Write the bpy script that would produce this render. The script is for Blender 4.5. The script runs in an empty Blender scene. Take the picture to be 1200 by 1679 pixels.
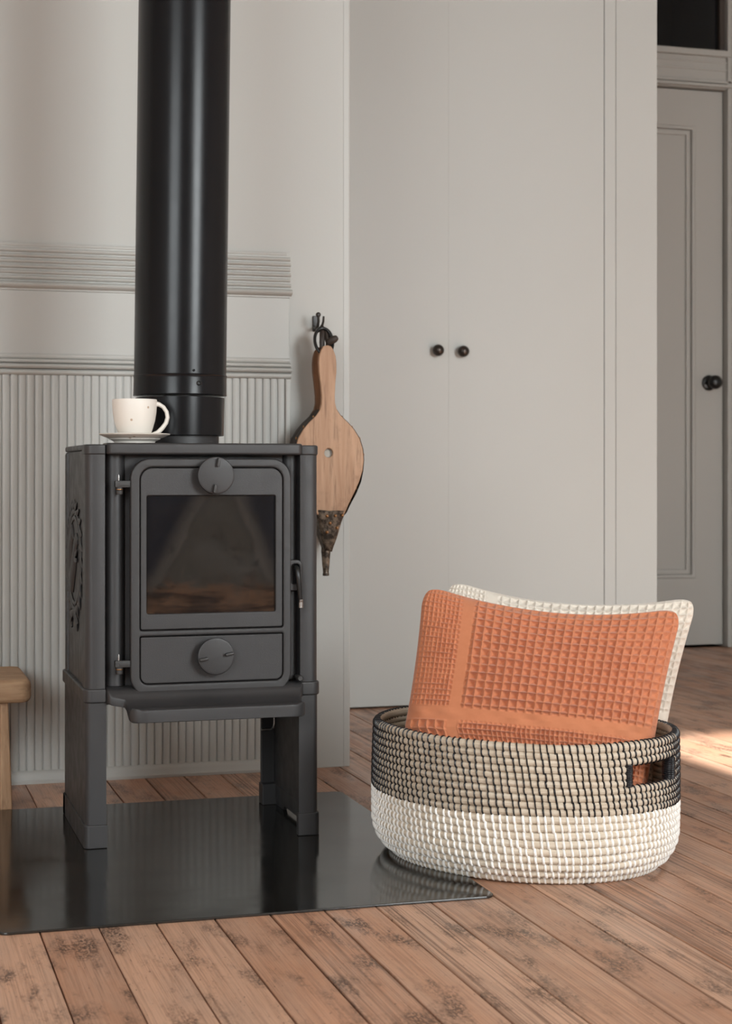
import bpy, bmesh, math, random
import numpy as np
from mathutils import Vector, Matrix
random.seed(7); np.random.seed(7)
R = math.radians
scene = bpy.context.scene
C = scene.collection

# ------------------------------------------------------------------ camera
F_PX, HOR, CAM_H = 2761.0, 775.0, 0.66          # focal length and horizon in pixels of the 1200x1679 frame
TH = math.atan(820 / 2761)                      # the camera looks 16.5 degrees right of the wall normal
cam_d = bpy.data.cameras.new('camera'); cam = bpy.data.objects.new('camera', cam_d); C.objects.link(cam)
cam.location = (0, 0, CAM_H); cam.rotation_euler = (R(90), 0, -TH)
cam_d.sensor_fit = 'HORIZONTAL'; cam_d.sensor_width = 24.0; cam_d.lens = F_PX / 1200 * 24
cam_d.shift_y = (HOR - 839.5) / 1200
cam_d.clip_start = 0.05
cam_d.dof.use_dof = True; cam_d.dof.focus_distance = 2.85; cam_d.dof.aperture_fstop = 8.0
scene.camera = cam

# ------------------------------------------------------------------ world, sun, window light, exposure
world = bpy.data.worlds.new('world'); scene.world = world; world.use_nodes = True
wn = world.node_tree.nodes; wn['Background'].inputs[0].default_value = (0.75, 0.86, 1.0, 1); wn['Background'].inputs[1].default_value = 0.9
sun_d = bpy.data.lights.new('sun', 'SUN'); sun = bpy.data.objects.new('sun', sun_d); C.objects.link(sun)
SUN = Vector((-0.045, 0.99, -0.475)).normalized()
sun.rotation_euler = SUN.to_track_quat('-Z', 'Y').to_euler(); sun_d.energy = 24.0; sun_d.angle = R(0.8); sun_d.color = (1.0, 0.97, 0.93)
def window_light(name, x, width, aim, energy):           # daylight entering through one window opening
    d = bpy.data.lights.new(name, 'AREA'); o = bpy.data.objects.new(name, d); C.objects.link(o)
    d.shape = 'RECTANGLE'; d.size = width; d.size_y = 1.75; d.energy = energy; d.color = (0.93, 0.985, 1.0)
    o.location = (x, -1.47, 1.78); o.rotation_euler = Vector(aim).to_track_quat('-Z', 'Y').to_euler()
window_light('right_window_daylight', 2.70, 1.5, (-0.42, 0.72, -0.55), 195)
window_light('left_window_daylight', -2.00, 2.0, (0.42, 0.76, -0.50), 128)
vs = scene.view_settings
vs.view_transform = 'Standard'; vs.look = 'None'; vs.gamma = 1.0; vs.use_curve_mapping = False
vs.exposure = -0.08

# ------------------------------------------------------------------ helpers
def smooth(me, ang=35):
    me.polygons.foreach_set('use_smooth', [True] * len(me.polygons))
    me.set_sharp_from_angle(angle=R(ang)); me.update()

def link(name, me, mat, parent=None, ang=35):
    if ang: smooth(me, ang)
    me.name = name
    if mat and not me.materials: me.materials.append(mat)
    o = bpy.data.objects.new(name, me); C.objects.link(o)
    if ang and len(me.polygons) < 6000:                # flat faces stay flat next to their rounded edges
        w = o.modifiers.new('weighted_normal', 'WEIGHTED_NORMAL'); w.keep_sharp = True; w.weight = 90
    if parent:
        o.parent = parent; o.matrix_parent_inverse = Matrix.Translation(-root_loc(parent))
    return o

def root_loc(p):
    v = Vector((0, 0, 0))
    while p: v += p.location + p.matrix_parent_inverse.translation; p = p.parent
    return v

def tag(o, label, cat, group=None, kind=None):
    o['label'] = label; o['category'] = cat
    if group: o['group'] = group
    if kind: o['kind'] = kind
    return o

def thing(name, loc, label, cat, group=None, kind=None):
    o = bpy.data.objects.new(name, None); C.objects.link(o); o.location = loc
    o.empty_display_size = 0.05
    return tag(o, label, cat, group, kind)

def M(v, f):
    me = bpy.data.meshes.new('m'); me.from_pydata([tuple(p) for p in v], [], f); me.validate(); me.update(); return me

def box(x0, x1, y0, y1, z0, z1, b=0.0, seg=2):
    bm = bmesh.new(); bmesh.ops.create_cube(bm, size=1)
    for v in bm.verts:
        v.co = Vector(((x0 + x1) / 2 + v.co.x * (x1 - x0), (y0 + y1) / 2 + v.co.y * (y1 - y0), (z0 + z1) / 2 + v.co.z * (z1 - z0)))
    if b > 0: bmesh.ops.bevel(bm, geom=bm.edges[:], offset=b, segments=seg, profile=0.5, affect='EDGES')
    me = bpy.data.meshes.new('m'); bm.to_mesh(me); bm.free(); return me

def join(*ms):
    bm = bmesh.new()
    for m in ms: bm.from_mesh(m); bpy.data.meshes.remove(m)
    me = bpy.data.meshes.new('m'); bm.to_mesh(me); bm.free(); return me

def xform(me, mat):
    me.transform(mat)
    if mat.determinant() < 0: me.flip_normals()
    return me

def rr(x0, x1, y0, y1, r, n=7):
    rs = r if isinstance(r, (tuple, list)) else (r,) * 4      # bl, br, tr, tl
    pts = []
    for (cx, cy, a, rad) in ((x0, y0, 180, rs[0]), (x1, y0, 270, rs[1]), (x1, y1, 0, rs[2]), (x0, y1, 90, rs[3])):
        if rad <= 0: pts.append((cx, cy)); continue
        ox = cx + rad if cx == x0 else cx - rad; oy = cy + rad if cy == y0 else cy - rad
        for k in range(n + 1):
            t = R(a + 90 * k / n); pts.append((ox + rad * math.cos(t), oy + rad * math.sin(t)))
    return pts

def slab(outlines, t, bev=0.0, plane='XZ', at=0.0, res=2):
    """a plate of thickness t cut to 2D outlines (first = outside, others = holes), rounded edges, centred on `at`"""
    cu = bpy.data.curves.new('c', 'CURVE'); cu.dimensions = '2D'; cu.fill_mode = 'BOTH'
    cu.extrude = max(t / 2 - bev, 0); cu.bevel_depth = bev; cu.bevel_resolution = res; cu.offset = -bev
    for i, pts in enumerate(outlines):
        area = sum(pts[k][0] * pts[(k + 1) % len(pts)][1] - pts[(k + 1) % len(pts)][0] * pts[k][1] for k in range(len(pts)))
        if (area > 0) == (i > 0): pts = pts[::-1]
        s = cu.splines.new('POLY'); s.points.add(len(pts) - 1); s.use_cyclic_u = True
        for p, q in zip(s.points, pts): p.co = (q[0], q[1], 0, 1)
    o = bpy.data.objects.new('c', cu); C.objects.link(o)
    dg = bpy.context.evaluated_depsgraph_get(); dg.update()
    me = bpy.data.meshes.new_from_object(o.evaluated_get(dg))
    bpy.data.objects.remove(o); bpy.data.curves.remove(cu)
    bm = bmesh.new(); bm.from_mesh(me); bmesh.ops.remove_doubles(bm, verts=bm.verts[:], dist=1e-6); bmesh.ops.recalc_face_normals(bm, faces=bm.faces[:])
    for v in bm.verts:
        a, b_, c = v.co
        v.co = {'XZ': (a, at - c, b_), 'YZ': (at + c, a, b_), 'XY': (a, b_, at + c)}[plane]
    bm.to_mesh(me); bm.free(); me.materials.clear(); return me

def lathe(prof, n=32, loc=(0, 0, 0), axis='Z'):
    v, f = [], []
    for r, z in prof:
        for k in range(n):
            a = 2 * math.pi * k / n; v.append((r * math.cos(a), r * math.sin(a), z))
    for i in range(len(prof) - 1):
        for k in range(n):
            k2 = (k + 1) % n; f.append((i * n + k, i * n + k2, (i + 1) * n + k2, (i + 1) * n + k))
    if prof[0][0] > 1e-6: f.append(tuple(range(n))[::-1])
    if prof[-1][0] > 1e-6: f.append(tuple((len(prof) - 1) * n + k for k in range(n)))
    if axis == '-Y': v = [(x, -z, y) for x, y, z in v]
    if axis == 'X': v = [(z, x, y) for x, y, z in v]
    v = [(x + loc[0], y + loc[1], z + loc[2]) for x, y, z in v]
    bm = bmesh.new(); me = M(v, f); bm.from_mesh(me); bmesh.ops.remove_doubles(bm, verts=bm.verts[:], dist=1e-7); bmesh.ops.recalc_face_normals(bm, faces=bm.faces[:]); bm.to_mesh(me); bm.free()
    return me

def tube_vf(path, rad, n=8, closed=False, sx=1.0, up=None):
    P = [Vector(p) for p in path]; m = len(P); v, f = [], []
    prev = None
    for i in range(m):
        if closed: t = P[(i + 1) % m] - P[i - 1]
        else: t = P[min(i + 1, m - 1)] - P[max(i - 1, 0)]
        t.normalize()
        if up is not None: a = Vector(up) - t * t.dot(Vector(up))
        elif prev is None:
            a = Vector((0, 0, 1)) if abs(t.z) < 0.9 else Vector((1, 0, 0)); a = a - t * t.dot(a)
        else: a = prev - t * t.dot(prev)
        a.normalize(); prev = a; b = t.cross(a)
        r = rad[i] if isinstance(rad, (list, tuple)) else rad
        for k in range(n):
            w = 2 * math.pi * k / n; v.append(P[i] + a * (r * math.cos(w)) + b * (r * sx * math.sin(w)))
    for i in range(m if closed else m - 1):
        j = (i + 1) % m
        for k in range(n):
            k2 = (k + 1) % n; f.append((i * n + k, i * n + k2, j * n + k2, j * n + k))
    if not closed: f.append(tuple(range(n))[::-1]); f.append(tuple((m - 1) * n + k for k in range(n)))
    return v, f

def tube(path, rad, n=8, closed=False, sx=1.0, up=None): return M(*tube_vf(path, rad, n, closed, sx, up))

def loft(sections, cap=True):
    n = len(sections[0]); v = [p for s in sections for p in s]; f = []
    for i in range(len(sections) - 1):
        for k in range(n):
            k2 = (k + 1) % n; f.append((i * n + k, i * n + k2, (i + 1) * n + k2, (i + 1) * n + k))
    if cap: f.append(tuple(range(n))[::-1]); f.append(tuple((len(sections) - 1) * n + k for k in range(n)))
    me = M(v, f); bm = bmesh.new(); bm.from_mesh(me); bmesh.ops.recalc_face_normals(bm, faces=bm.faces[:]); bm.to_mesh(me); bm.free(); return me

# ------------------------------------------------------------------ materials
class NT:
    def __init__(s, name):
        s.m = bpy.data.materials.new(name); s.m.use_nodes = True; s.t = s.m.node_tree; s.n = s.t.nodes; s.p = s.n['Principled BSDF']
    def add(s, ty, **kw):
        n = s.n.new(ty)
        for k, v in kw.items(): setattr(n, k, v)
        return n
    def link(s, a, b): s.t.links.new(a, b)
    def set(s, sock, val):
        if hasattr(val, 'links'): s.link(val, sock)
        else: sock.default_value = val
    def coord(s, kind='Object', scale=(1, 1, 1), loc=(0, 0, 0)):
        tc = s.add('ShaderNodeTexCoord'); mp = s.add('ShaderNodeMapping'); s.link(tc.outputs[kind], mp.inputs[0])
        mp.inputs['Scale'].default_value = scale; mp.inputs['Location'].default_value = loc; return mp.outputs[0]
    def noise(s, vec, scale, detail=4, rough=0.55, dist=0.0):
        n = s.add('ShaderNodeTexNoise'); s.link(vec, n.inputs['Vector']); n.inputs['Scale'].default_value = scale
        n.inputs['Detail'].default_value = detail; n.inputs['Roughness'].default_value = rough; n.inputs['Distortion'].default_value = dist; return n.outputs['Fac']
    def ramp(s, fac, *stops):
        r = s.add('ShaderNodeValToRGB'); s.link(fac, r.inputs[0]); e = r.color_ramp.elements
        while len(e) < len(stops): e.new(0.5)
        for q, (p, c) in zip(e, stops): q.position = p; q.color = c if len(c) == 4 else (*c, 1)
        return r.outputs[0]
    def mapr(s, fac, a, b, c=0.0, d=1.0, smooth=True):
        r = s.add('ShaderNodeMapRange'); r.interpolation_type = 'SMOOTHSTEP' if smooth else 'LINEAR'
        s.link(fac, r.inputs[0]); r.inputs[1].default_value = a; r.inputs[2].default_value = b; r.inputs[3].default_value = c; r.inputs[4].default_value = d; return r.outputs[0]
    def mix(s, fac, a, b, mode='MIX'):
        r = s.add('ShaderNodeMix', data_type='RGBA', blend_type=mode)
        s.set(r.inputs[0], fac); 
        for k, q in ((6, a), (7, b)): s.set(r.inputs[k], (*q, 1) if isinstance(q, tuple) and len(q) == 3 else q)
        return r.outputs[2]
    def math(s, op, a, b=0.0, c=0.0):
        r = s.add('ShaderNodeMath', operation=op); s.set(r.inputs[0], a); s.set(r.inputs[1], b); s.set(r.inputs[2], c); return r.outputs[0]
    def bump(s, h, strength=0.3, dist=0.001):
        b = s.add('ShaderNodeBump'); s.link(h, b.inputs['Height']); b.inputs['Strength'].default_value = strength; b.inputs['Distance'].default_value = dist
        s.link(b.outputs[0], s.p.inputs['Normal'])
    def fin(s, col=None, rough=None, metal=None, spec=None):
        if col is not None: s.set(s.p.inputs['Base Color'], (*col, 1) if isinstance(col, tuple) and len(col) == 3 else col)
        if rough is not None: s.set(s.p.inputs['Roughness'], rough)
        if metal is not None: s.p.inputs['Metallic'].default_value = metal
        if spec is not None: s.p.inputs['Specular IOR Level'].default_value = spec
        return s.m

def mat_paint(name, col, var=0.03, rough=0.5, bscale=220, bs=0.12):
    t = NT(name); v = t.coord()
    n = t.noise(v, 2.3, 3); c = t.mix(n, tuple(x * (1 - var) for x in col), tuple(min(1, x * (1 + var)) for x in col))
    t.bump(t.noise(v, bscale, 3), bs, 0.0006)
    return t.fin(c, rough, spec=0.35)

def mat_iron(name, col, rough, bs=0.25, bscale=900, spec=0.5, rv=0.05):
    t = NT(name); v = t.coord()
    n = t.noise(v, 9, 4); c = t.mix(n, tuple(x * 0.8 for x in col), tuple(x * 1.25 for x in col))
    fine = t.noise(v, bscale, 2)
    t.bump(fine, bs, 0.0008)
    return t.fin(c, t.mapr(t.noise(v, 30, 3), 0.3, 0.7, rough - rv, rough + rv), spec=spec)

def mat_plank():
    t = NT('worn_floor_wood'); oi = t.add('ShaderNodeObjectInfo'); rnd = oi.outputs['Random']
    tc = t.add('ShaderNodeTexCoord'); geo = tc.outputs['Object']
    off = t.add('ShaderNodeVectorMath', operation='MULTIPLY_ADD'); cmb = t.add('ShaderNodeCombineXYZ')
    for k in range(3): t.link(rnd, cmb.inputs[k])
    t.link(cmb.outputs[0], off.inputs[0]); off.inputs[1].default_value = (13.0, 57.0, 31.0); t.link(geo, off.inputs[2]); v = off.outputs[0]
    def mp(sc):
        m = t.add('ShaderNodeMapping'); m.inputs['Scale'].default_value = sc; t.link(v, m.inputs[0]); return m.outputs[0]
    base = t.ramp(rnd, (0.0, (0.47, 0.235, 0.138)), (0.3, (0.62, 0.36, 0.235)), (0.6, (0.53, 0.27, 0.16)), (1.0, (0.66, 0.405, 0.275)))
    cloud = t.noise(mp((6, 1.6, 1)), 2.2, 4)
    base = t.mix(t.mapr(cloud, 0.35, 0.7), base, t.mix(0.5, base, (0.50, 0.33, 0.24)))
    # fine lengthwise grain, stronger on some boards
    grain = t.noise(mp((150, 2.2, 1)), 3.0, 5, 0.6, 0.3)
    lines = t.mapr(t.noise(mp((230, 1.3, 1)), 1.0, 3, 0.55, 0.8), 0.46, 0.62)
    lines2 = t.mapr(t.noise(mp((95, 0.8, 1)), 1.0, 4, 0.6, 1.2), 0.50, 0.66)
    rings = t.math('MAXIMUM', lines, t.math('MULTIPLY', lines2, 0.8))
    gstr = t.mapr(t.math('FRACT', t.math('MULTIPLY', rnd, 7.31)), 0.40, 0.90, 0.10, 0.75)
    base = t.mix(t.math('MULTIPLY', t.mapr(grain, 0.42, 0.72), 0.42), base, (0.13, 0.055, 0.03))
    base = t.mix(t.math('MULTIPLY', rings, gstr), base, (0.12, 0.055, 0.032))
    # dark worn stains, knots and little dents
    st = t.noise(mp((9, 3.2, 1)), 2.1, 6, 0.62)
    spk = t.noise(mp((50, 22, 1)), 6, 4, 0.7)
    stain = t.math('MULTIPLY', t.mapr(st, 0.49, 0.66), t.mapr(spk, 0.40, 0.56, 0.10, 1.0))
    base = t.mix(t.math('MULTIPLY', stain, 0.85), base, (0.055, 0.030, 0.020))
    vor = t.add('ShaderNodeTexVoronoi'); t.link(mp((9, 3.0, 1)), vor.inputs['Vector']); vor.inputs['Scale'].default_value = 1.0; vor.inputs['Randomness'].default_value = 1.0
    knot = t.mapr(vor.outputs['Distance'], 0.035, 0.11, 1.0, 0.0)
    base = t.mix(t.math('MULTIPLY', knot, t.mapr(spk, 0.25, 0.6)), base, (0.05, 0.026, 0.018))
    dent = t.mapr(t.noise(mp((70, 26, 1)), 3.1, 3, 0.6), 0.66, 0.72)
    base = t.mix(t.math('MULTIPLY', dent, 0.7), base, (0.07, 0.035, 0.022))
    h = t.math('ADD', t.math('MULTIPLY', grain, 0.5), t.math('MULTIPLY', t.math('SUBTRACT', 1.0, rings), t.math('MULTIPLY', gstr, 0.7)))
    h = t.math('SUBTRACT', h, t.math('MULTIPLY', dent, 0.8)); h = t.math('SUBTRACT', h, knot)
    t.bump(h, 0.35, 0.0008)
    rg = t.mapr(t.noise(mp((12, 4, 1)), 2, 4), 0.3, 0.7, 0.30, 0.46)
    return t.fin(base, rg, spec=0.45)

def mat_wood(name, a, b, dark, scale=(40, 40, 3), rough=0.55, stain=0.5):
    t = NT(name); v = t.coord(scale=scale); w = t.coord()
    g = t.noise(v, 2.2, 5, 0.6, 0.4); c = t.mix(t.mapr(g, 0.3, 0.7), a, b)
    c = t.mix(t.math('MULTIPLY', t.mapr(t.noise(v, 6.0, 3), 0.52, 0.75), 0.5), c, dark)
    c = t.mix(t.math('MULTIPLY', t.mapr(t.noise(w, 16, 5, 0.65), 0.55, 0.75), stain), c, dark)
    t.bump(g, 0.25, 0.0008); return t.fin(c, rough, spec=0.3)

def mat_cloth(name, a, b):
    t = NT(name); v = t.coord()
    c = t.mix(t.noise(v, 60, 4, 0.7), a, b)
    t.bump(t.noise(v, 1500, 2), 0.25, 0.0005)
    t.p.inputs['Sheen Weight'].default_value = 0.25; t.p.inputs['Sheen Roughness'].default_value = 0.5
    return t.fin(c, 0.9, spec=0.15)

def mat_straw(name, a, b):
    t = NT(name); v = t.coord(scale=(1, 1, 14))
    n = t.noise(v, 26, 5, 0.65); n2 = t.noise(t.coord(), 9, 3)
    c = t.mix(t.mapr(n, 0.3, 0.7), a, b); c = t.mix(t.mapr(n2, 0.5, 0.8, 0, 0.35), c, tuple(x * 0.62 for x in a))
    t.bump(n, 0.5, 0.001); return t.fin(c, 0.75, spec=0.25)

def mat_plain(name, col, rough, metal=0.0, spec=0.5, bump=0.0, bscale=300):
    t = NT(name)
    v = t.coord(); c = t.mix(t.noise(v, 25, 3), tuple(x * 0.85 for x in col), tuple(min(1, x * 1.12) for x in col))
    if bump: t.bump(t.noise(v, bscale, 3), bump, 0.0006)
    return t.fin(c, rough, metal, spec)

def mat_hearth():
    t = NT('black_hearth_sheet'); v = t.coord()
    n = t.noise(v, 7, 5, 0.6); sc = t.noise(t.coord(scale=(2, 60, 1)), 4, 4)
    c = t.mix(n, (0.006, 0.006, 0.006), (0.016, 0.015, 0.013))
    r = t.math('ADD', t.mapr(n, 0.3, 0.7, 0.09, 0.18), t.mapr(sc, 0.6, 0.8, 0, 0.05))
    t.bump(t.noise(v, 14, 3), 0.05, 0.001); return t.fin(c, r, spec=0.85)

def mat_soot_glass():
    t = NT('sooty_stove_glass'); tc = t.add('ShaderNodeTexCoord'); sp = t.add('ShaderNodeSeparateXYZ'); t.link(tc.outputs['Object'], sp.inputs[0])
    v = tc.outputs['Object']
    p = t.math('DIVIDE', t.math('SUBTRACT', sp.outputs['X'], 0.592), 0.1155); q = t.math('DIVIDE', t.math('SUBTRACT', sp.outputs['Z'], 0.412), 0.207)
    n1 = t.noise(v, 14, 4, 0.6); n2 = t.noise(v, 34, 5, 0.7); n3 = t.noise(t.coord(scale=(0.5, 1, 2.2)), 30, 4, 0.6)
    hw = t.math('ADD', t.math('MULTIPLY', t.math('SUBTRACT', 1.0, q), 0.85), 0.22)
    e = t.math('SUBTRACT', t.math('ABSOLUTE', t.math('SUBTRACT', p, t.math('MULTIPLY', q, 0.10))), hw)
    e = t.math('ADD', e, t.math('MULTIPLY', t.math('SUBTRACT', n1, 0.5), 0.35))
    inside = t.mapr(e, -0.14, 0.10, 1.0, 0.0); halo = t.math('MULTIPLY', t.mapr(e, -0.08, 0.02), t.mapr(e, 0.02, 0.3, 1.0, 0.0))
    low = t.math('ADD', t.mapr(q, 0.05, 0.48, 1.0, 0.0), t.math('MULTIPLY', t.math('SUBTRACT', n2, 0.5), 1.9))
    c = t.mix(inside, (0.005, 0.0055, 0.008), (0.024, 0.021, 0.018))
    c = t.mix(t.math('MULTIPLY', halo, 0.55), c, (0.048, 0.041, 0.034))
    c = t.mix(t.mapr(low, 0.25, 0.9), c, t.mix(t.mapr(n3, 0.35, 0.65), (0.010, 0.006, 0.005), (0.052, 0.028, 0.017)))
    c = t.mix(t.math('MULTIPLY', t.mapr(n2, 0.54, 0.68), 0.75), c, (0.008, 0.007, 0.007))
    t.p.inputs['Alpha'].default_value = 0.93
    return t.fin(c, t.mapr(n1, 0.35, 0.7, 0.10, 0.2), spec=0.35)

def mat_speckle():
    t = NT('speckled_glaze'); v = t.coord()
    vo = t.add('ShaderNodeTexVoronoi'); t.link(v, vo.inputs['Vector']); vo.inputs['Scale'].default_value = 42
    d = t.math('ADD', vo.outputs['Distance'], t.math('MULTIPLY', t.noise(v, 200, 2), 0.03))
    c = t.mix(t.mapr(d, 0.10, 0.15, 0.75, 0.0), (0.74, 0.70, 0.64), (0.33, 0.22, 0.13))
    for pt in ((.4506, 2.9750, .7535), (.4805, 2.9754, .7760)):        # two larger brown flecks in the glaze
        ds = t.add('ShaderNodeVectorMath', operation='DISTANCE'); t.link(v, ds.inputs[0]); ds.inputs[1].default_value = pt
        c = t.mix(t.mapr(ds.outputs['Value'], 0.0012, 0.0030, 0.8, 0.0), c, (0.36, 0.22, 0.12))
    return t.fin(c, 0.42, spec=0.45)

WALL = mat_paint('warm_white_wall_paint', (0.455, 0.455, 0.432))
TRIM = mat_paint('cream_trim_paint', (0.455, 0.455, 0.432), rough=0.42)
FARP = mat_paint('greige_door_paint', (0.40, 0.385, 0.355), rough=0.42)
WHITE = mat_paint('bright_white_wall_paint', (0.80, 0.785, 0.76))
PLANK = mat_plank()
SUBF = mat_plain('dark_subfloor', (0.02, 0.013, 0.01), 0.9)
IRON = mat_iron('black_cast_iron', (0.027, 0.0255, 0.026), 0.46)
IRON2 = mat_iron('dark_iron_fittings', (0.03, 0.028, 0.027), 0.42)
PIPE = mat_iron('black_enamel_pipe', (0.005, 0.005, 0.006), 0.25, 0.010, 700, 0.24, 0.012)
HEARTH = mat_hearth()
GLASS = mat_soot_glass()
BRICK = mat_plain('firebrick', (0.16, 0.12, 0.09), 0.9, bump=0.3)
CHROME = mat_plain('brushed_steel', (0.32, 0.31, 0.30), 0.35, 1.0)
COPPER = mat_plain('worn_brass', (0.45, 0.25, 0.12), 0.4, 1.0)
BLACKM = mat_plain('black_metal', (0.012, 0.012, 0.012), 0.3, 0.3)
BRONZE = mat_plain('dark_bronze', (0.07, 0.058, 0.052), 0.28, 0.9)
CERAM = mat_speckle()
PINE = mat_wood('bellows_wood', (0.47, 0.285, 0.175), (0.36, 0.20, 0.115), (0.13, 0.07, 0.04), (30, 30, 2.2), 0.5, 0.55)
PINE2 = mat_wood('dark_bellows_wood', (0.26, 0.13, 0.065), (0.15, 0.075, 0.04), (0.04, 0.02, 0.012), (30, 30, 2.2), 0.5, 0.8)
LEATH = mat_plain('dark_worn_leather', (0.028, 0.018, 0.013), 0.6, bump=0.5, bscale=120)
NT_ = NT('aged_tarnished_brass'); _v = NT_.coord(); NT_.bump(NT_.noise(_v, 85, 4), 0.8, 0.002)
NOZ = NT_.fin(NT_.mix(NT_.mapr(NT_.noise(_v, 70, 5, 0.7), 0.4, 0.62), (0.035, 0.027, 0.021), (0.20, 0.155, 0.115)), 0.42, 0.45)
STOOLW = mat_wood('stool_wood', (0.50, 0.33, 0.20), (0.36, 0.21, 0.12), (0.16, 0.085, 0.045), (3, 30, 30), 0.6, 0.4)
STOOLL = mat_wood('stool_leg_wood', (0.52, 0.34, 0.21), (0.40, 0.24, 0.14), (0.18, 0.10, 0.055), (30, 30, 3), 0.6, 0.3)
ORANGE = mat_cloth('terracotta_waffle_cotton', (0.565, 0.215, 0.108), (0.47, 0.165, 0.078))
CREAM = mat_cloth('oatmeal_waffle_cotton', (0.72, 0.66, 0.575), (0.62, 0.56, 0.48))
STRAW = mat_straw('natural_seagrass', (0.62, 0.535, 0.43), (0.47, 0.375, 0.275))
STRAWW = mat_straw('pale_seagrass', (0.66, 0.575, 0.465), (0.53, 0.43, 0.325))
CORDB = mat_plain('black_plastic_cord', (0.008, 0.008, 0.010), 0.3)
CORDW = mat_plain('white_plastic_cord', (0.88, 0.86, 0.82), 0.4)

# ------------------------------------------------------------------ the room
X0, X1, YB, YF, ZC = -3.3, 5.0, -1.5, 5.73, 2.85
Y_CH, X_CH, Y_CL, X_CL = 3.64, 1.044, 4.51, 2.233        # chimney breast face and corner, closet face and corner

floor = tag(link('floor', box(X0 - .1, X1 + .1, YB - .1, YF + 1.3, -.10, -.018), SUBF, ang=0), 'wide old timber floorboards running towards the chimney wall', 'floor', kind='structure')
seams = [0.24, 0.324, 0.408, 0.495, 0.579, 0.663, 0.744, 0.832, 0.939, 1.019, 1.105, 1.19, 1.272, 1.353, 1.437, 1.516, 1.596, 1.690]
while seams[0] > X0: seams.insert(0, seams[0] - 0.0845)
while seams[-1] < X1: seams.append(seams[-1] + 0.0845)
bym = {}
for a, b in zip(seams[:-1], seams[1:]):
    w = round((b - a) - random.choice([0.0018, 0.0024, 0.0030]), 4)
    key = w
    if key not in bym:
        me = box(-w / 2, w / 2, YB, YF + .02, -.02, 0, 0.0009, 1); me.materials.append(PLANK); bym[key] = me
    o = bpy.data.objects.new('plank', bym[key]); C.objects.link(o); o.parent = floor
    o.location = ((a + b) / 2, 0, random.uniform(-.0004, 0.0))

def wall(name, me, label, mat=WALL, cat='wall'): return tag(link(name, me, mat, ang=0), label, cat, kind='structure')
wall('wall_chimney', box(X0, X_CH - .0158, Y_CH, Y_CL + .35, 0, ZC), 'plain off-white chimney breast wall behind the stove')
# rounded timber corner post at the end of the chimney breast
tag(link('trim_1', slab([rr(X_CH - .0155, X_CH, Y_CH, Y_CL + .3, (.0006, .004, 0, 0), 4)], ZC, 0, 'XY', ZC / 2), TRIM), 'narrow painted corner strip on the chimney breast edge', 'trim', kind='structure')
wall('wall_left', box(X0 - .12, X0, YB, YF + .12, 0, ZC), 'off-white side wall left of the stove')
wall('wall_right', box(X1, X1 + .12, YB, YF + .12, 0, ZC), 'off-white side wall at the right of the room', WHITE)
wall('ceiling', box(X0 - .12, X1 + .12, YB - .12, YF + .12, ZC, ZC + .12), 'plain white ceiling', cat='ceiling')
# wall behind the viewer with the window that lights the room
WZ0, WZ1 = 0.86, 2.645
WIN = (('window_1', 2.0, 3.45, 'tall white sash window opposite the cupboard'), ('window_3', -3.0, -1.0, 'wide white sash window far left opposite the stove'))
ed = [X0] + sorted(x for w in WIN for x in w[1:3]) + [X1]
wall('wall_behind', join(*[box(ed[k], ed[k + 1], YB - .12, YB, 0, ZC) for k in range(0, len(ed), 2)], *[box(w[1], w[2], YB - .12, YB, r0, r1) for w in WIN for r0, r1 in ((0, WZ0), (WZ1, ZC))]), 'off-white wall opposite the stove with two tall windows')
for nm, p, q, lb in WIN:
    win = thing(nm, ((p + q) / 2, YB, WZ0), lb, 'window', kind='structure')
    link('window_frame', slab([rr(p, q, WZ0, WZ1, 0), rr(p + .05, q - .05, WZ0 + .05, WZ1 - .05, 0)], .06, .004, 'XZ', YB - .06), TRIM, win)
    link('meeting_rail', box(p + .05, q - .05, YB - .08, YB - .045, 1.76, 1.80, .003), TRIM, win)

# --- chimney panel: reeded mouldings, frieze, fluted board, small base moulding
XL, XR = -0.60, 0.904
tr = thing('trim_2', (0.15, Y_CH, 1.05), 'stack of thin horizontal reeded mouldings above the plain frieze', 'moulding', kind='structure')
link('moulding_backing', box(XL, XR, Y_CH - .006, Y_CH + .004, 1.048, 1.150, .001), TRIM, tr)
zz = 1.150
reed_h = [0.0105, 0.0125, 0.0115, 0.0115, 0.0115, 0.0115, 0.0125, 0.018]
for i, hgt in enumerate(reed_h):
    z1 = zz; z0 = zz - hgt; zz = z0
    dep = [.008, .012, .013, .012, .013, .012, .013, .020][i]
    sec = [(0, 0)]
    prof = [(Y_CH - .004, z0 + .0008)] + [(Y_CH - .005 - (dep - .005) * math.sin(math.pi * k / 6) ** .7, z0 + .0008 + (hgt - .0016) * k / 6) for k in range(7)] + [(Y_CH - .004, z1 - .0008)]
    e = XR + [-.008, -.001, 0, -.001, 0, -.001, 0, .002][i]
    link('reed_strip', loft([[(x, y, z) for y, z in prof] for x in (XL, e)]), TRIM, tr, 40)
tag(link('trim_3', box(XL, XR - .002, Y_CH - .0045, Y_CH + .003, .912, 1.048, .0015), TRIM), 'plain flat frieze board between two mouldings on chimney breast', 'panel', kind='structure')
tr = thing('trim_4', (0.15, Y_CH, .87), 'stepped shelf-like moulding above the fluted board', 'moulding', kind='structure')
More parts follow.
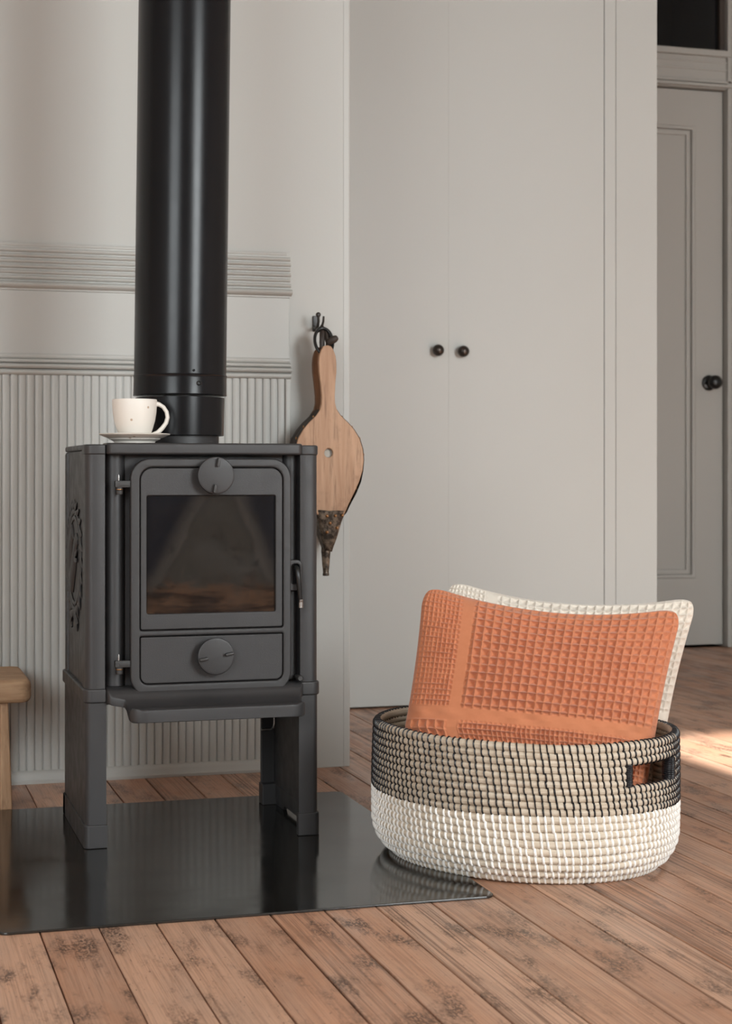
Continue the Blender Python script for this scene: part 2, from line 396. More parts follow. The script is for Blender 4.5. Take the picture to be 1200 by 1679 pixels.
for z0, z1, dep, e in ((.903, .914, .010, XR - .002), (.893, .9025, .014, XR), (.881, .8925, .019, XR + .001), (.868, .8805, .015, XR)):
    prof = [(Y_CH - .003, z0)] + [(Y_CH - .004 - (dep - .004) * math.sin(math.pi * (k + .6) / 7.2) ** .6, z0 + (z1 - z0) * k / 6) for k in range(7)] + [(Y_CH - .003, z1)]
    link('moulding_strip', loft([[(x, y, z) for y, z in prof] for x in (XL, e)]), TRIM, tr, 40)
tr = thing('trim_5', (0.15, Y_CH, .02), 'fluted white board of close vertical reeds behind the stove', 'panel', kind='structure')
link('board_backing', box(XL, XR, Y_CH - .004, Y_CH + .004, .020, .868, .001), TRIM, tr)
link('edge_bead', slab([rr(XR - .012, XR, .022, .868, 0)], .010, .003, 'XZ', Y_CH - .006), TRIM, tr)
pitch = .0171
def reed_mesh(w, d):
    pr = [(-w / 2, 0)] + [(-w / 2 * math.cos(math.pi * k / 8), -.0012 - d * math.sin(math.pi * k / 8) ** .5) for k in range(9)] + [(w / 2, 0)]
    me = loft([[(x, y, z) for x, y in pr] for z in (.026, .868)]); me.materials.append(TRIM); smooth(me, 45); return me
rms = [reed_mesh(pitch - .0016, .0042), reed_mesh(pitch - .0024, .0038), reed_mesh(pitch - .0010, .0046)]
x = XR - .0125 - pitch / 2
while x > XL:
    o = bpy.data.objects.new('reed', random.choice(rms)); C.objects.link(o); o.parent = tr; o.matrix_parent_inverse = Matrix.Translation(-tr.location)
    o.location = (x, Y_CH - .003 + random.uniform(-.0005, .0005), 0); x -= pitch
prof = [(Y_CH, 0), (Y_CH - .020, 0), (Y_CH - .021, .006), (Y_CH - .017, .010), (Y_CH - .016, .018), (Y_CH - .013, .024), (Y_CH - .007, .027), (Y_CH, .028)]
tag(link('baseboard_chimney', loft([[(x, y, z) for y, z in prof] for x in (XL, XR)]), TRIM, ang=40), 'low rounded white base moulding under the fluted board', 'baseboard', kind='structure')

# --- closet with two flush doors
tag(link('wall_closet', join(box(X_CL - .131, X_CL, Y_CL, YF, 0, ZC), box(X_CH - .02, X_CL, Y_CL + .03, Y_CL + .06, 0.0, ZC), box(X_CH - .02, X_CL - .12, Y_CL, Y_CL + .05, 2.45, ZC)), WALL, ang=0), 'smooth off-white closet end wall between cupboard and passage', 'wall', kind='structure')
tag(link('trim_6', box(2.0645, 2.1005, Y_CL - .0015, Y_CL + .03, 0, 2.45, .002), TRIM), 'slim vertical stop strip beside the right cupboard door', 'trim', kind='structure')
KNOB = [(0.0, 0.034), (.006, .0335), (.011, .031), (.0150, .0265), (.0168, .020), (.0155, .0135), (.0118, .009), (.0075, .007), (.0065, .004), (.0085, .0015), (.0085, 0)]
for n, a, b, kx, side in ((1, X_CH + .004, 1.5835, 1.546, 'left'), (2, 1.5836, 2.0625, 1.621, 'right')):
    d = thing('door_%d' % n, ((a + b) / 2, Y_CL, .006), ('tall flush white cupboard door next to the chimney breast' if n == 1 else 'tall flush white cupboard door behind the cushions'), 'door', kind='structure')
    link('door_leaf', box(a, b, Y_CL - .001, Y_CL + .026, .006, 2.445, .0004), TRIM, d)
    k = link('knob', lathe(KNOB[::-1], 28, (kx, Y_CL - .001, 1.005 if n == 1 else 1.0035), '-Y'), BRONZE, d, 50); k['label'] = 'round dark bronze knob'

# --- far passage wall with panelled door and dark fanlight
DX0, DX1, DT = 2.30, 3.117, 2.104
wall('wall_far', join(box(X_CL - .02, DX0 - .0, YF + .02, YF + .12, 0, ZC), box(3.20, X1, YF, YF + .12, 0, ZC), box(DX0, 3.20, YF + .02, YF + .12, 2.75, ZC)), 'off-white far wall of the passage beside the panelled door')
wall('wall_beyond', join(box(1.9, 3.6, YF + 1.2, YF + 1.3, 0, ZC), box(1.9, 2.0, YF + .12, YF + 1.2, 0, ZC), box(3.5, 3.6, YF + .12, YF + 1.2, 0, ZC), box(1.9, 3.6, YF + .1, YF + 1.3, ZC, ZC + .1)), 'walls of the unlit room beyond the fanlight')
fr = thing('trim_7', (3.16, YF, 0), 'painted door frame with moulded head around the far door', 'door frame', kind='structure')
link('jamb', box(DX1 + .004, 3.205, YF - .022, YF + .10, 0, 2.75, .003), FARP, fr)
link('jamb_bead', box(3.139, 3.150, YF - .034, YF - .018, 0, 2.75, .003), FARP, fr)
link('jamb_bead', box(3.172, 3.205, YF - .045, YF - .018, 0, 2.75, .004), FARP, fr)
link('head_rail', box(DX0 - .1, DX1 + .004, YF - .012, YF + .10, DT + .004, 2.252, .003), FARP, fr)
for z0, z1, dpt in ((2.112, 2.124, .030), (2.128, 2.140, .022), (2.176, 2.186, .016), (2.205, 2.213, .016), (2.228, 2.252, .028)):
    link('head_bead', box(DX0 - .1, DX1 + .02, YF - dpt, YF, z0, z1, .003), FARP, fr)
fan = thing('window_2', (2.7, YF, 2.255), 'dark glazed fanlight above the far door', 'window', kind='structure')
link('fanlight_frame', slab([rr(DX0 - .1, 3.125, 2.252, 2.75, 0), rr(DX0, 3.099, 2.256, 2.70, 0)], .04, .004, 'XZ', YF + .02), mat_plain('dark_fanlight_paint', (.045, .032, .024), .5), fan)
gl = NT('dim_window_glass'); gl.p.inputs['Alpha'].default_value = 0.35
link('pane', box(DX0, 3.099, YF + .02, YF + .024, 2.256, 2.70), gl.fin((.01, .01, .012), .06), fan, 0)
d3 = thing('door_3', (2.7, YF, .008), 'panelled greige door with black knob down the passage', 'door', kind='structure')
PX0, PX1, PZ0, PZ1 = DX0 + .12, 3.002, .262, 1.968
YD = YF + .012
link('door_leaf', slab([rr(DX0, DX1, .010, DT, 0), rr(PX0, PX1, PZ0, PZ1, 0)], .036, .002, 'XZ', YD + .018), FARP, d3)
link('panel_inset', box(PX0 - .01, PX1 + .01, YD + .016, YD + .024, PZ0 - .01, PZ1 + .01), FARP, d3, 0)
link('panel_moulding', slab([rr(PX0, PX1, PZ0, PZ1, 0), rr(PX0 + .014, PX1 - .014, PZ0 + .014, PZ1 - .014, 0)], .022, .005, 'XZ', YD + .008), FARP, d3)
link('panel_moulding', slab([rr(PX0 + .014, PX1 - .014, PZ0 + .014, PZ1 - .014, 0), rr(PX0 + .034, PX1 - .034, PZ0 + .034, PZ1 - .034, 0)], .012, .005, 'XZ', YD + .013), FARP, d3)
kb = link('knob', lathe([(.029, 0), (.029, .004), (.024, .008), (.011, .010), (.0095, .028), (.013, .034), (.022, .040), (.0265, .050), (.0255, .060), (.018, .068), (.008, .071), (0, .0715)], 28, (3.058, YD, 1.0), '-Y'), BLACKM, d3, 50); kb['label'] = 'round black knob'

# ------------------------------------------------------------------ hearth plate
PT = .004
hp = rr(.178, .938, 2.447, 3.342, .018)
tag(link('hearth_plate', slab([hp], PT, .0012, 'XY', PT / 2), HEARTH), 'glossy black rectangular hearth plate lying under the stove', 'hearth')

# ------------------------------------------------------------------ wood stove
SL, SR, SF, SB = .367, .786, 2.950, 3.272
ST = thing('wood_stove', (.576, 3.11, PT), 'black cast iron wood stove on tall legs with glazed door', 'stove')
def S(name, me, mat=IRON, parent=None, ang=38): return link(name, me, mat, parent or ST, ang)
for sgn, xo in ((1, SL), (-1, SR)):
    xi = lambda d: xo + sgn * d
    xs = sorted((xi(.004), xi(.014)))
    S('side_panel', box(xs[0], xs[1], SF + .03, SB, .27, .699, .002))
    # corner post: rounded outer corner, slightly bowed front face
    o = [(xi(0.0), SF + .045), (xi(0.0), SF + .016)] + [(xi(.014 - .014 * math.cos(R(a))), SF + .014 - .014 * math.sin(R(a))) for a in range(15, 91, 15)] + [(xi(.024), SF - .0008), (xi(.0335), SF + .0012), (xi(.0345), SF + .003), (xi(.0345), SF + .045)]
    S('corner_post', slab([o], .430, .0012, 'XY', .4825))
    S('corner_cap', slab([[(p[0] - sgn * .0015 if abs(p[0] - xo) < .02 else p[0], p[1] - .002) for p in o]], .018, .003, 'XY', .7005))
    S('rear_post', box(*sorted((xi(0), xi(.03))), SB - .03, SB, .27, .699, .006))
    # band that runs round the bottom of the body
    bo = [(xi(-.004), SB), (xi(-.004), SF + .012)] + [(xi(.012 - .016 * math.cos(R(a))), SF + .012 - .016 * math.sin(R(a))) for a in range(15, 91, 15)] + [(xi(.0345), SF - .003), (xi(.0345), SF + .045), (xi(.02), SF + .045), (xi(.02), SB)]
    S('base_band', slab([bo], .025, .0035, 'XY', .270))
    # leg: front flange, side plate with raised lower edge, rear flange, foot rim
    zb, zt = PT, .258
    sp = [(SF + .046, zb), (SF + .060, zb), (SF + .072, zb + .010), (SF + .225, zb + .010), (SF + .237, zb), (SB, zb), (SB, zt), (SF + .046, zt)]
    lg = S('leg', join(slab([sp], .008, .001, 'YZ', xi(.0043)),
                       slab([[(xi(0), SF + .05), (xi(0), SF + .010)] + [(xi(.010 - .010 * math.cos(R(a))), SF + .010 - .010 * math.sin(R(a))) for a in range(15, 91, 15)] + [(xi(.036), SF + .0005), (xi(.036), SF + .010), (xi(.010), SF + .012), (xi(.008), SF + .05)]], zt - zb, .0008, 'XY', (zt + zb) / 2),
                       box(*sorted((xi(0), xi(.034))), SB - .010, SB, zb, zt, .002)))
    ro = [(xi(-.003), SF + .07), (xi(-.003), SF + .008)] + [(xi(.008 - .011 * math.cos(R(a))), SF + .008 - .011 * math.sin(R(a))) for a in range(15, 91, 15)] + [(xi(.0375), SF - .0025), (xi(.0375), SF + .012), (xi(.012), SF + .014), (xi(.010), SF + .07)]
    S('foot_rim', slab([ro], .041, .002, 'XY', PT + .0205), IRON, lg)
    S('foot_rim', box(*sorted((xi(-.003), xi(.010))), SF + .067, SB + .002, PT + (.0095 if sgn < 0 else 0), PT + .041, .002), IRON, lg)
    S('foot_rim', box(*sorted((xi(-.003), xi(.036))), SB - .03, SB + .003, PT, PT + .041, .002), IRON, lg)
S('top_plate', slab([rr(SL + .001, SR - .001, SF + .012, SB + .004, .006)], .010, .003, 'XY', .7045))
S('front_lintel', slab([[(.4025, SF + .05), (.4025, SF + .006)] + [(.414 - .0115 * math.cos(R(a)), SF + .004 - .014 * math.sin(R(a))) for a in range(0, 91, 15)] + [(.745 + .0115 * math.sin(R(a)), SF + .004 - .014 * math.cos(R(a))) for a in range(0, 91, 15)] + [(.7565, SF + .05)]], .0205, .004, 'XY', .7020))
S('front_plate', slab([rr(.400, .760, .258, .694, 0), rr(.468, .712, .400, .628, .004)], .010, .001, 'XZ', SF + .036))
for cx, r in ((.4215, .019), (.7420, .0165)):
    S('front_rib', lathe([(r, .284), (r, .692)], 28, (cx, SF + .036, 0)))
S('back_plate', box(SL + .012, SR - .012, SB - .012, SB - .002, .25, .70, .001))
S('bottom_plate', box(SL + .012, SR - .012, SF + .03, SB - .01, .250, .262, .001))
S('firebox', join(box(.455, .725, SB - .06, SB - .03, .39, .66), box(.44, .462, SF + .05, SB - .03, .39, .66), box(.718, .74, SF + .05, SB - .03, .39, .66), box(.44, .74, SF + .05, SB - .03, .375, .395)), BRICK, ang=0)
# ash lip
secs = []
for y, hw, z0, z1 in ((SF + .03, .1775, .256, .2835), (SF - .001, .1775, .256, .2825), (SF - .009, .1755, .2555, .278), (SF - .015, .170, .254, .270), (SF - .018, .160, .250, .2655), (SF - .024, .156, .243, .2605), (SF - .036, .1555, .236, .2545), (SF - .052, .1555, .2305, .2505), (SF - .058, .1553, .2300, .2535), (SF - .064, .154, .2300, .2550), (SF - .070, .148, .2300, .2545), (SF - .0745, .138, .2305, .2525), (SF - .076, .126, .2315, .2505)):
    cx = .5795 + (.011 if hw < .165 else 0)
    b = min(.003, (z1 - z0) * .25)
    secs.append([(cx - hw + b, y, z0), (cx + hw - b, y, z0), (cx + hw, y, z0 + b), (cx + hw, y, z1 - b), (cx + hw - b, y, z1), (cx - hw + b, y, z1), (cx - hw, y, z1 - b), (cx - hw, y, z0 + b)])
S('ash_lip', loft(secs), ang=45)
S('lip_peg', lathe([(.0045, 0), (.0045, .022), (.006, .024), (.006, .030), (.004, .033), (0, .033)], 16, (.749, SF + .018, .290), '-Y'), IRON2)
# door
YDo = SF - .010
DR = S('door', slab([rr(.444, .733, .267, .685, .036, 9), rr(.4605, .7185, .3825, .6695, (.004, .004, .022, .022), 7), rr(.4605, .7185, .288, .3725, (.014, .014, .003, .003), 6)], .0185, .003, 'XZ', YDo + .0093))
S('door_back', slab([rr(.450, .727, .273, .679, .030), rr(.470, .709, .408, .624, .004)], .010, .001, 'XZ', YDo + .0175), IRON, DR)
S('door_panel', slab([rr(.4617, .7173, .3837, .6683, (.004, .004, .021, .021), 7), rr(.4725, .7045, .4115, .6195, .003, 4)], .012, .0018, 'XZ', YDo + .0075), IRON, DR)
S('door_panel', slab([rr(.4617, .7173, .2892, .3713, (.013, .013, .003, .003), 6)], .012, .0018, 'XZ', YDo + .0075), IRON, DR)
pn = S('door_glass', box(.4715, .7055, YDo + .0075, YDo + .0115, .4105, .6205), GLASS, DR, 0); pn['label'] = 'sooty brown-black glass pane'
for cx, cz, ang in ((.592, .655, 82), (.592, .336, 10)):
    sk = S('air_spinner', lathe([(.0105, -.012), (.0105, .010), (.0300, .011), (.0325, .0135), (.0330, .017), (.0322, .0195), (.029, .0208), (0, .0212)], 48, (cx, YDo, cz), '-Y'), IRON, DR, 40)
    for s_ in (-1, 1):
        r0, r1 = (.0155, .031)
        ca, sa = math.cos(R(ang)), math.sin(R(ang))
        m = box(-.0026, .0026, -.0090, .004, r0, r1, .0018)
        off = R(-10) * s_
        rot = Matrix.Rotation(R(90 - ang) + (0 if s_ > 0 else math.pi), 4, 'Y')
        S('spinner_tab', xform(m, Matrix.Translation((cx, YDo - .0205, cz)) @ rot), IRON2, sk)
for hz in (.640, .325):
    hg = S('hinge', join(box(.4175, .4475, SF - .006, SF + .006, hz - .006, hz + .006, .0015), box(.424, .4435, SF - .0068, SF - .004, hz - .0035, hz + .0035, .0012), lathe([(.0058, -.018), (.0065, -.0165), (.0065, -.0115), (.0045, -.010), (.0065, -.0085), (.0065, -.006)], 18, (.4255, SF, hz))), IRON2, DR)
    S('hinge_pin', lathe([(.0018, 0), (.0018, .009), (.0008, .012), (0, .012)], 12, (.4245, SF, hz + .005)), CHROME, hg)
    S('hinge_washer', lathe([(.0050, 0), (.0068, .0006), (.0068, .0016), (.0050, .002)], 18, (.4255, SF, hz - .0105)), COPPER, hg)
lt = S('latch_plate', slab([rr(.728, .7545, .447, .503, (.002, .003, .010, .003)), rr(.7345, .7500, .459, .4955, .006)], .008, .002, 'XZ', SF - .002), IRON, DR)
hd = S('latch_handle', tube([(.7430, SF - .002, .4905), (.7430, SF - .012, .488), (.7435, SF - .016, .482), (.7445, SF - .017, .470), (.7460, SF - .017, .455), (.7475, SF - .017, .4375), (.7480, SF - .017, .430)], [.004, .0045, .0046, .0048, .0045, .004, .0036], 12), BLACKM, DR, 60)
S('handle_tip', lathe([(.0030, -.006), (.0044, -.0055), (.0044, .004), (.0036, .0045), (.0036, .0065), (.0042, .007), (.0042, .009), (.003, .0095)], 14, (.7490, SF - .017, .423)), CHROME, hd, 50)
# cast relief on the left side: oval wreath, leaning animal-like swirl, ribbon
YO, ZO, AY, AZ = 3.135, .498, .105, .092
vv, ff = [], []
def addt(path, rad, n=7, sx=1.0):
    a, b = tube_vf(path, rad, n, sx=sx); o_ = len(vv); vv.extend(a); ff.extend([tuple(i + o_ for i in q) for q in b])
XS = SL + .004
for ring, (fr_, rd) in enumerate(((1.0, .0055), (.86, .004))):
    addt([(XS - .003 - .001 * ring, YO + AY * fr_ * math.cos(a), ZO + AZ * fr_ * math.sin(a)) for a in np.linspace(R(-110), R(250), 48)], rd)
for a in np.linspace(R(-70), R(250), 22):                         # oak leaves round the oval
    p = Vector((XS - .004, YO + AY * math.cos(a), ZO + AZ * math.sin(a))); d_ = Vector((0, math.cos(a + .8), math.sin(a + .8)))
    addt([p, p + d_ * .010 + Vector((-.003, 0, 0)), p + d_ * .020 + Vector((-.001, 0, 0)), p + d_ * .028], [.003, .0065, .005, .001], 6)
body = [(YO + .035, ZO - .055), (YO + .02, ZO - .03), (YO - .004, ZO - .005), (YO - .018, ZO + .025), (YO - .036, ZO + .040), (YO - .052, ZO + .036)]
addt([(XS - .003, y, z) for y, z in body], [.012, .019, .017, .012, .013, .005], 10)
tail = [(YO + .035, ZO - .05), (YO + .062, ZO - .02), (YO + .058, ZO + .025), (YO + .03, ZO + .055), (YO + .012, ZO + .038)]
addt([(XS - .002, y, z) for y, z in tail], [.008, .014, .015, .012, .004], 10)
for q in (-1, 1):                                                 # paws and ribbon ends
    addt([(XS - .005, YO - .016, ZO + .012), (XS - .009, YO - .035 - .006 * q, ZO + .008 + .006 * q), (XS - .007, YO - .048, ZO + .012 + .01 * q)], [.006, .005, .003], 7)
    addt([(XS - .003, YO, ZO - AZ - .002), (XS - .008, YO + q * .03, ZO - AZ - .010), (XS - .004, YO + q * .05, ZO - AZ - .022), (XS - .003, YO + q * .04, ZO - AZ - .034)], [.005, .009, .007, .003], 7)
    addt([(XS - .004, YO + q * .01, ZO + AZ), (XS - .007, YO + q * .02, ZO + AZ + .008), (XS - .003, YO + q * .006, ZO + AZ + .016)], [.004, .006, .003], 7)
vv = [Vector((XS + (p[0] - XS) * .42, p[1], p[2])) for p in vv]
rl = S('relief_ornament', M(vv, ff), ang=60); rl['label'] = 'cast oval wreath relief'
S('wire_hook', tube([(.740, 3.10, .250), (.740, 3.10, .186), (.7385, 3.10, .179), (.733, 3.10, .1755), (.715, 3.10, .1755)], .0022, 8), CHROME, ang=60)

# ------------------------------------------------------------------ flue pipe
FL = thing('flue_pipe', (.565, 3.13, .712), 'tall black enamel flue pipe rising from the stove top', 'flue')
shear = Matrix.Identity(4); shear[0][2] = .0123; shear = Matrix.Translation((.5655 - .8145 * .0123, 3.13, 0)) @ shear
def FP(name, prof, mat=PIPE, ang=35): return link(name, xform(lathe(prof, 72), shear), mat, FL, ang)
FP('collar', [(.066, .7095), (.0735, .7095), (.0735, .729), (.0735, .731), (.066, .731)], IRON)
FP('lower_pipe', [(.0800, .7285), (.0822, .7288), (.0828, .730), (.0832, .800), (.0790, .800)])
FP('joint_band', [(.0825, .8035), (.0868, .8035), (.0878, .8045), (.0872, .806), (.0868, .835), (.0872, .839), (.0880, .8405), (.0872, .842), (.0820, .842)])
FP('upper_pipe', [(.0855, .8415), (.0862, .8415), (.0862, ZC), (.08, ZC)])
for dx, z, r in ((.019, .824, .0045), (.010, .8475, .0022)):
    a = math.asin(dx / .087)
    sc = link('screw', lathe([(r, -.003), (r, .0012), (r * .6, .0024), (r * .5, .0012), (0, .0012)], 16, (.5655 + dx, 3.13 - .0868 * math.cos(a), z), '-Y'), BLACKM, FL)

# ------------------------------------------------------------------ cup and saucer
CX, CY, CZ = .4615, 3.010, .7122
tag(link('saucer', lathe([(0, .002), (.030, .002), (.032, 0), (.0355, 0), (.037, .003), (.0385, .0045), (.0455, .0075), (.0465, .009), (.053, .0115), (.0625, .0155), (.0638, .0172), (.062, .0178), (.050, .0142), (.036, .0085), (.030, .0068), (0, .0065)], 64, (CX, CY, CZ)), CERAM, ang=28), 'pale ridged stoneware saucer on top of the stove', 'saucer')
cup = thing('coffee_cup', (CX, CY, CZ + .007), 'cream speckled stoneware cup standing on the saucer', 'cup')
cpz = CZ + .0068
link('cup_body', lathe([(0, .0), (.022, .0), (.0255, .0015), (.0285, .008), (.0325, .020), (.0365, .034), (.0388, .048), (.0397, .060), (.0400, .0705), (.0392, .0722), (.0380, .0712), (.0372, .058), (.0335, .034), (.027, .012), (.018, .0055), (0, .005)], 56, (CX, CY, cpz)), CERAM, cup, 50)
hpth = [(.0372, .0640), (.044, .0632), (.0515, .0585), (.0570, .050), (.0588, .040), (.0560, .0300), (.0495, .0210), (.0415, .0130), (.0330, .0085), (.028, .0080)]
ha = R(-12)
link('cup_handle', tube([(CX + a * math.cos(ha), CY + a * math.sin(ha), cpz + b) for a, b in hpth], [.0055, .0040, .0036, .0036, .0037, .0038, .0040, .0042, .0048, .004], 14, sx=1.5, up=None), CERAM, cup, 70)

# ------------------------------------------------------------------ bellows and hook
YBF = 3.552
BW = thing('fire_bellows', (.975, 3.60, .434), 'worn wooden fire bellows hanging on the wall beside the stove', 'bellows')
half = [(.938, .002), (.936, .009), (.928, .014), (.915, .0185), (.900, .0202), (.880, .0198), (.855, .0170), (.830, .0150), (.812, .0155), (.798, .0190), (.784, .0285), (.770, .0440), (.754, .0580), (.735, .0695), (.712, .0765), (.688, .0782), (.664, .0748), (.640, .0668), (.615, .0545), (.595, .0440), (.572, .0330), (.568, .030)]
def outline(sc=1.0, dx=0.0):
    ax = lambda z: .9655 + (.938 - z) * .020
    Rr = [(ax(z) + w * sc + dx, z) for z, w in half]; Ll = [(ax(z) - w * sc + dx, z) for z, w in half]
    return Ll + Rr[::-1]
hole = [(.9685 + .0095 * math.cos(a), .703 + .0100 * math.sin(a)) for a in np.linspace(0, 2 * math.pi, 25)[:-1]]
link('front_board', slab([outline(), hole], .010, .002, 'XZ', YBF), PINE, BW)
link('back_board', slab([outline(1.0)], .010, .002, 'XZ', YBF + .052), PINE2, BW)
# leather gusset between the boards, only round the body
ax = lambda z: .9655 + (.938 - z) * .020
gz = [(z, w) for z, w in half if z <= .800]
ring = [(ax(z) - w, z) for z, w in gz] + [(ax(z) + w, z) for z, w in gz[::-1]]
secs = []
for y, k, wob in ((YBF - .004, 1.012, 0), (YBF + .004, 1.022, .001), (YBF + .012, 1.045, .002), (YBF + .020, 1.01, .001), (YBF + .028, .965, .0), (YBF + .036, 1.00, .001), (YBF + .044, 1.035, .002), (YBF + .050, 1.02, .001), (YBF + .056, 1.012, 0)):
    secs.append([(ax(z) + (x_ - ax(z)) * (k + (.09 * min(1, (.67 - z) / .05) if z < .67 and 1.0 < k else 0)) + wob * math.sin(z * 160), y, z) for x_, z in ring])
g = loft(secs, cap=False); link('leather_gusset', g, LEATH, BW, 60)
link('valve_flap', box(.950, .988, YBF + .006, YBF + .009, .683, .723, .001), mat_plain('pale_suede', (.46, .43, .38), .9), BW)
for k, (z, s_) in enumerate([(z, s_) for z in (.782, .760, .735, .700, .664, .625, .598) for s_ in (-1, 1)]):
    w = np.interp(-z, [-q[0] for q in half], [q[1] for q in half])
    link('stud', lathe([(.0032, 0), (.0026, .0018), (0, .0026)], 10, (0, 0, 0), 'X').copy() if False else xform(lathe([(.0032, 0), (.0026, .0018), (0, .0026)], 10), Matrix.Translation((ax(z) + s_ * (w * 1.02 + .0005), YBF + .004, z)) @ Matrix.Rotation(R(90) * s_, 4, 'Y')), COPPER, BW, 60)
nz = []
for z, w, dpt in ((.577, .0370, .0345), (.566, .0335, .0335), (.552, .0290, .030), (.530, .0225, .026), (.512, .0170, .022), (.498, .0120, .0155), (.488, .0100, .0115)):
    nz.append([(.9735 + w * (abs(math.cos(a)) ** .42) * math.copysign(1, math.cos(a)) * (1 + .03 * math.sin(z * 900 + 3 * a)), YBF + .026 + dpt * (abs(math.sin(a)) ** .42) * math.copysign(1, math.sin(a)), z + .002 * math.sin(4 * a + z * 300)) for a in np.linspace(0, 2 * math.pi, 25)[:-1]])
NZ = link('nozzle_sleeve', loft(nz), NOZ, BW, 60)
link('nozzle', lathe([(.0098, .496), (.0108, .486), (.0098, .480), (.0085, .462), (.0068, .446), (.0066, .440), (.0072, .438), (.0072, .434), (.0060, .433), (.004, .433), (.004, .45)], 18, (.9705, YBF + .026, 0)), NOZ, BW, 45)
for x_, z in ((.9640, .5655), (.9830, .5660), (.9990, .5670), (.9720, .5500), (.9880, .5395), (.9660, .5300)):
    link('stud', lathe([(.0034, 0), (.0028, .002), (0, .0028)], 10, (x_, YBF + .0255 - float(np.interp(z, [.512, .530, .552, .566, .577], [.022, .026, .030, .0335, .0345])), z), '-Y'), COPPER, BW, 60)
# strap loop and knot through the handle end
cxr, czr = .962, .958
for dy, rr_, tk in ((.012, .0235, .0036), (.024, .0205, .003)):
    link('strap_loop', tube([(cxr + rr_ * .86 * math.cos(a), YBF + dy + .010 * math.sin(a), czr - .010 + 1.25 * rr_ * math.sin(a)) for a in np.linspace(0, 2 * math.pi, 41)[:-1]], tk, 10, closed=True), BLACKM, BW, 70)
link('leather_strap', tube([(.9600, YBF + .018, .925), (.9585, YBF + .014, .945), (.9605, YBF + .020, .968), (.9635, YBF + .040, .985), (.9680, YBF + .022, .965), (.9720, YBF + .014, .945), (.970, YBF + .018, .925)], [.005, .006, .0058, .005, .0058, .006, .005], 10, sx=.6), LEATH, BW, 70)
link('strap_knot', tube([(.9700, YBF + .006, .944), (.9770, YBF + .002, .949), (.9840, YBF + .000, .953), (.9885, YBF + .001, .956)], [.006, .0085, .0082, .0055], 10), LEATH, BW, 70)
HK = thing('wall_hook', (.963, Y_CH, .99), 'small dark iron double hook holding up the bellows', 'hook')
link('hook_plate', box(.956, .970, Y_CH - .006, Y_CH + .001, .975, 1.010, .002), IRON2, HK)
link('hook_prong', tube([(.9590, Y_CH - .003, .984), (.9585, Y_CH - .022, .981), (.9580, Y_CH - .040, .984), (.9570, Y_CH - .050, .994), (.9560, Y_CH - .052, 1.004)], [.004, .0038, .0034, .0030, .003], 10), IRON2, HK, 60)
link('prong_ball', lathe([(0, -.0060), (.0042, -.0042), (.006, 0), (.0042, .0042), (0, .006)], 16, (.9560, Y_CH - .052, 1.008)), IRON2, HK, 80)
link('hook_prong', tube([(.9660, Y_CH - .003, .984), (.9670, Y_CH - .020, .980), (.9690, Y_CH - .034, .984), (.9700, Y_CH - .042, .994), (.9705, Y_CH - .044, 1.006)], [.004, .0036, .0030, .0026, .0022], 10), IRON2, HK, 60)

# ------------------------------------------------------------------ footstool
SX, SY = .070, 3.47
STL = thing('footstool', (SX, SY, 0), 'low rustic wooden stool standing beside the hearth plate', 'stool')
bm = bmesh.new(); me = slab([rr(-.185, .312, 3.345, 3.60, .022, 5)], .046, .012, 'XY', .232, 3); bm.from_mesh(me)
bm.to_mesh(me); bm.free(); link('seat', me, STOOLW, STL, 45)
for (tx, ty, bx_, by_) in ((.262, 3.385, .264, 3.372), (.262, 3.555, .264, 3.572), (-.14, 3.385, -.145, 3.372), (-.14, 3.555, -.145, 3.572)):
    s1 = [(tx - .009, ty - .018, .212), (tx + .006, ty - .018, .212), (tx + .006, ty + .018, .212), (tx - .009, ty + .018, .212)]
    s0 = [(bx_ - .012, by_ - .020, .001), (bx_ + .011, by_ - .020, .001), (bx_ + .011, by_ + .020, .001), (bx_ - .012, by_ + .020, .001)]
    me = loft([s0, s1]); b2 = bmesh.new(); b2.from_mesh(me); bmesh.ops.bevel(b2, geom=b2.edges[:], offset=.003, segments=2, profile=.5, affect='EDGES'); b2.to_mesh(me); b2.free()
    link('leg', me, STOOLL, STL, 45)

# ------------------------------------------------------------------ basket
fwd = Vector((math.sin(TH), math.cos(TH))); rgt = Vector((math.cos(TH), -math.sin(TH)))
BC = fwd * 2.914 + rgt * .270; BA, BB = .2735, .2365
PHI = R(40)
ea = rgt * math.cos(PHI) - fwd * math.sin(PHI); eb = rgt * math.sin(PHI) + fwd * math.cos(PHI)      # major axis: far left to near right
NW, NROW = 9, 19                                     # nine white rows below ten dark ones
ROWZ = [.0066 + k * .01240 for k in range(NW)] + [.1176 + k * .01130 for k in range(10)]
ROWR = [.0068] * NW + [.0063] * 9 + [.0076]
inset = [.030, .0150, .0065, .0020] + [0.0] * 15
def bpt(t, row, out=0.0, dz=0.0):
    a = BA - ROWR[row] - inset[row] + .002 * math.sin(math.pi * row / 18) + out; b = BB - ROWR[row] - inset[row] + .002 * math.sin(math.pi * row / 18) + out
    p = BC + ea * (a * math.cos(t)) + eb * (b * math.sin(t))
    wv = .0010 * math.sin(3 * t + row * .4) + .0005 * math.sin(7 * t + .9 * row)
    return Vector((p.x, p.y, ROWZ[row] + wv * (row > 1) + dz))
BK = thing('storage_basket', (BC.x, BC.y, 0), 'oval coiled seagrass basket with dark stitched top and white base', 'basket')
def px_of(t):
    p = bpt(t, 14); d = p.x * math.sin(TH) + p.y * math.cos(TH); return 600 + F_PX * (p.x * math.cos(TH) - p.y * math.sin(TH)) / d
tg_ = np.linspace(-.9, .75, 800); pg_ = [px_of(t) for t in tg_]
SLOT0, SLOT1 = float(np.interp(1027, pg_, tg_)), float(np.interp(1094, pg_, tg_))   # handle slot at the near right end of the oval
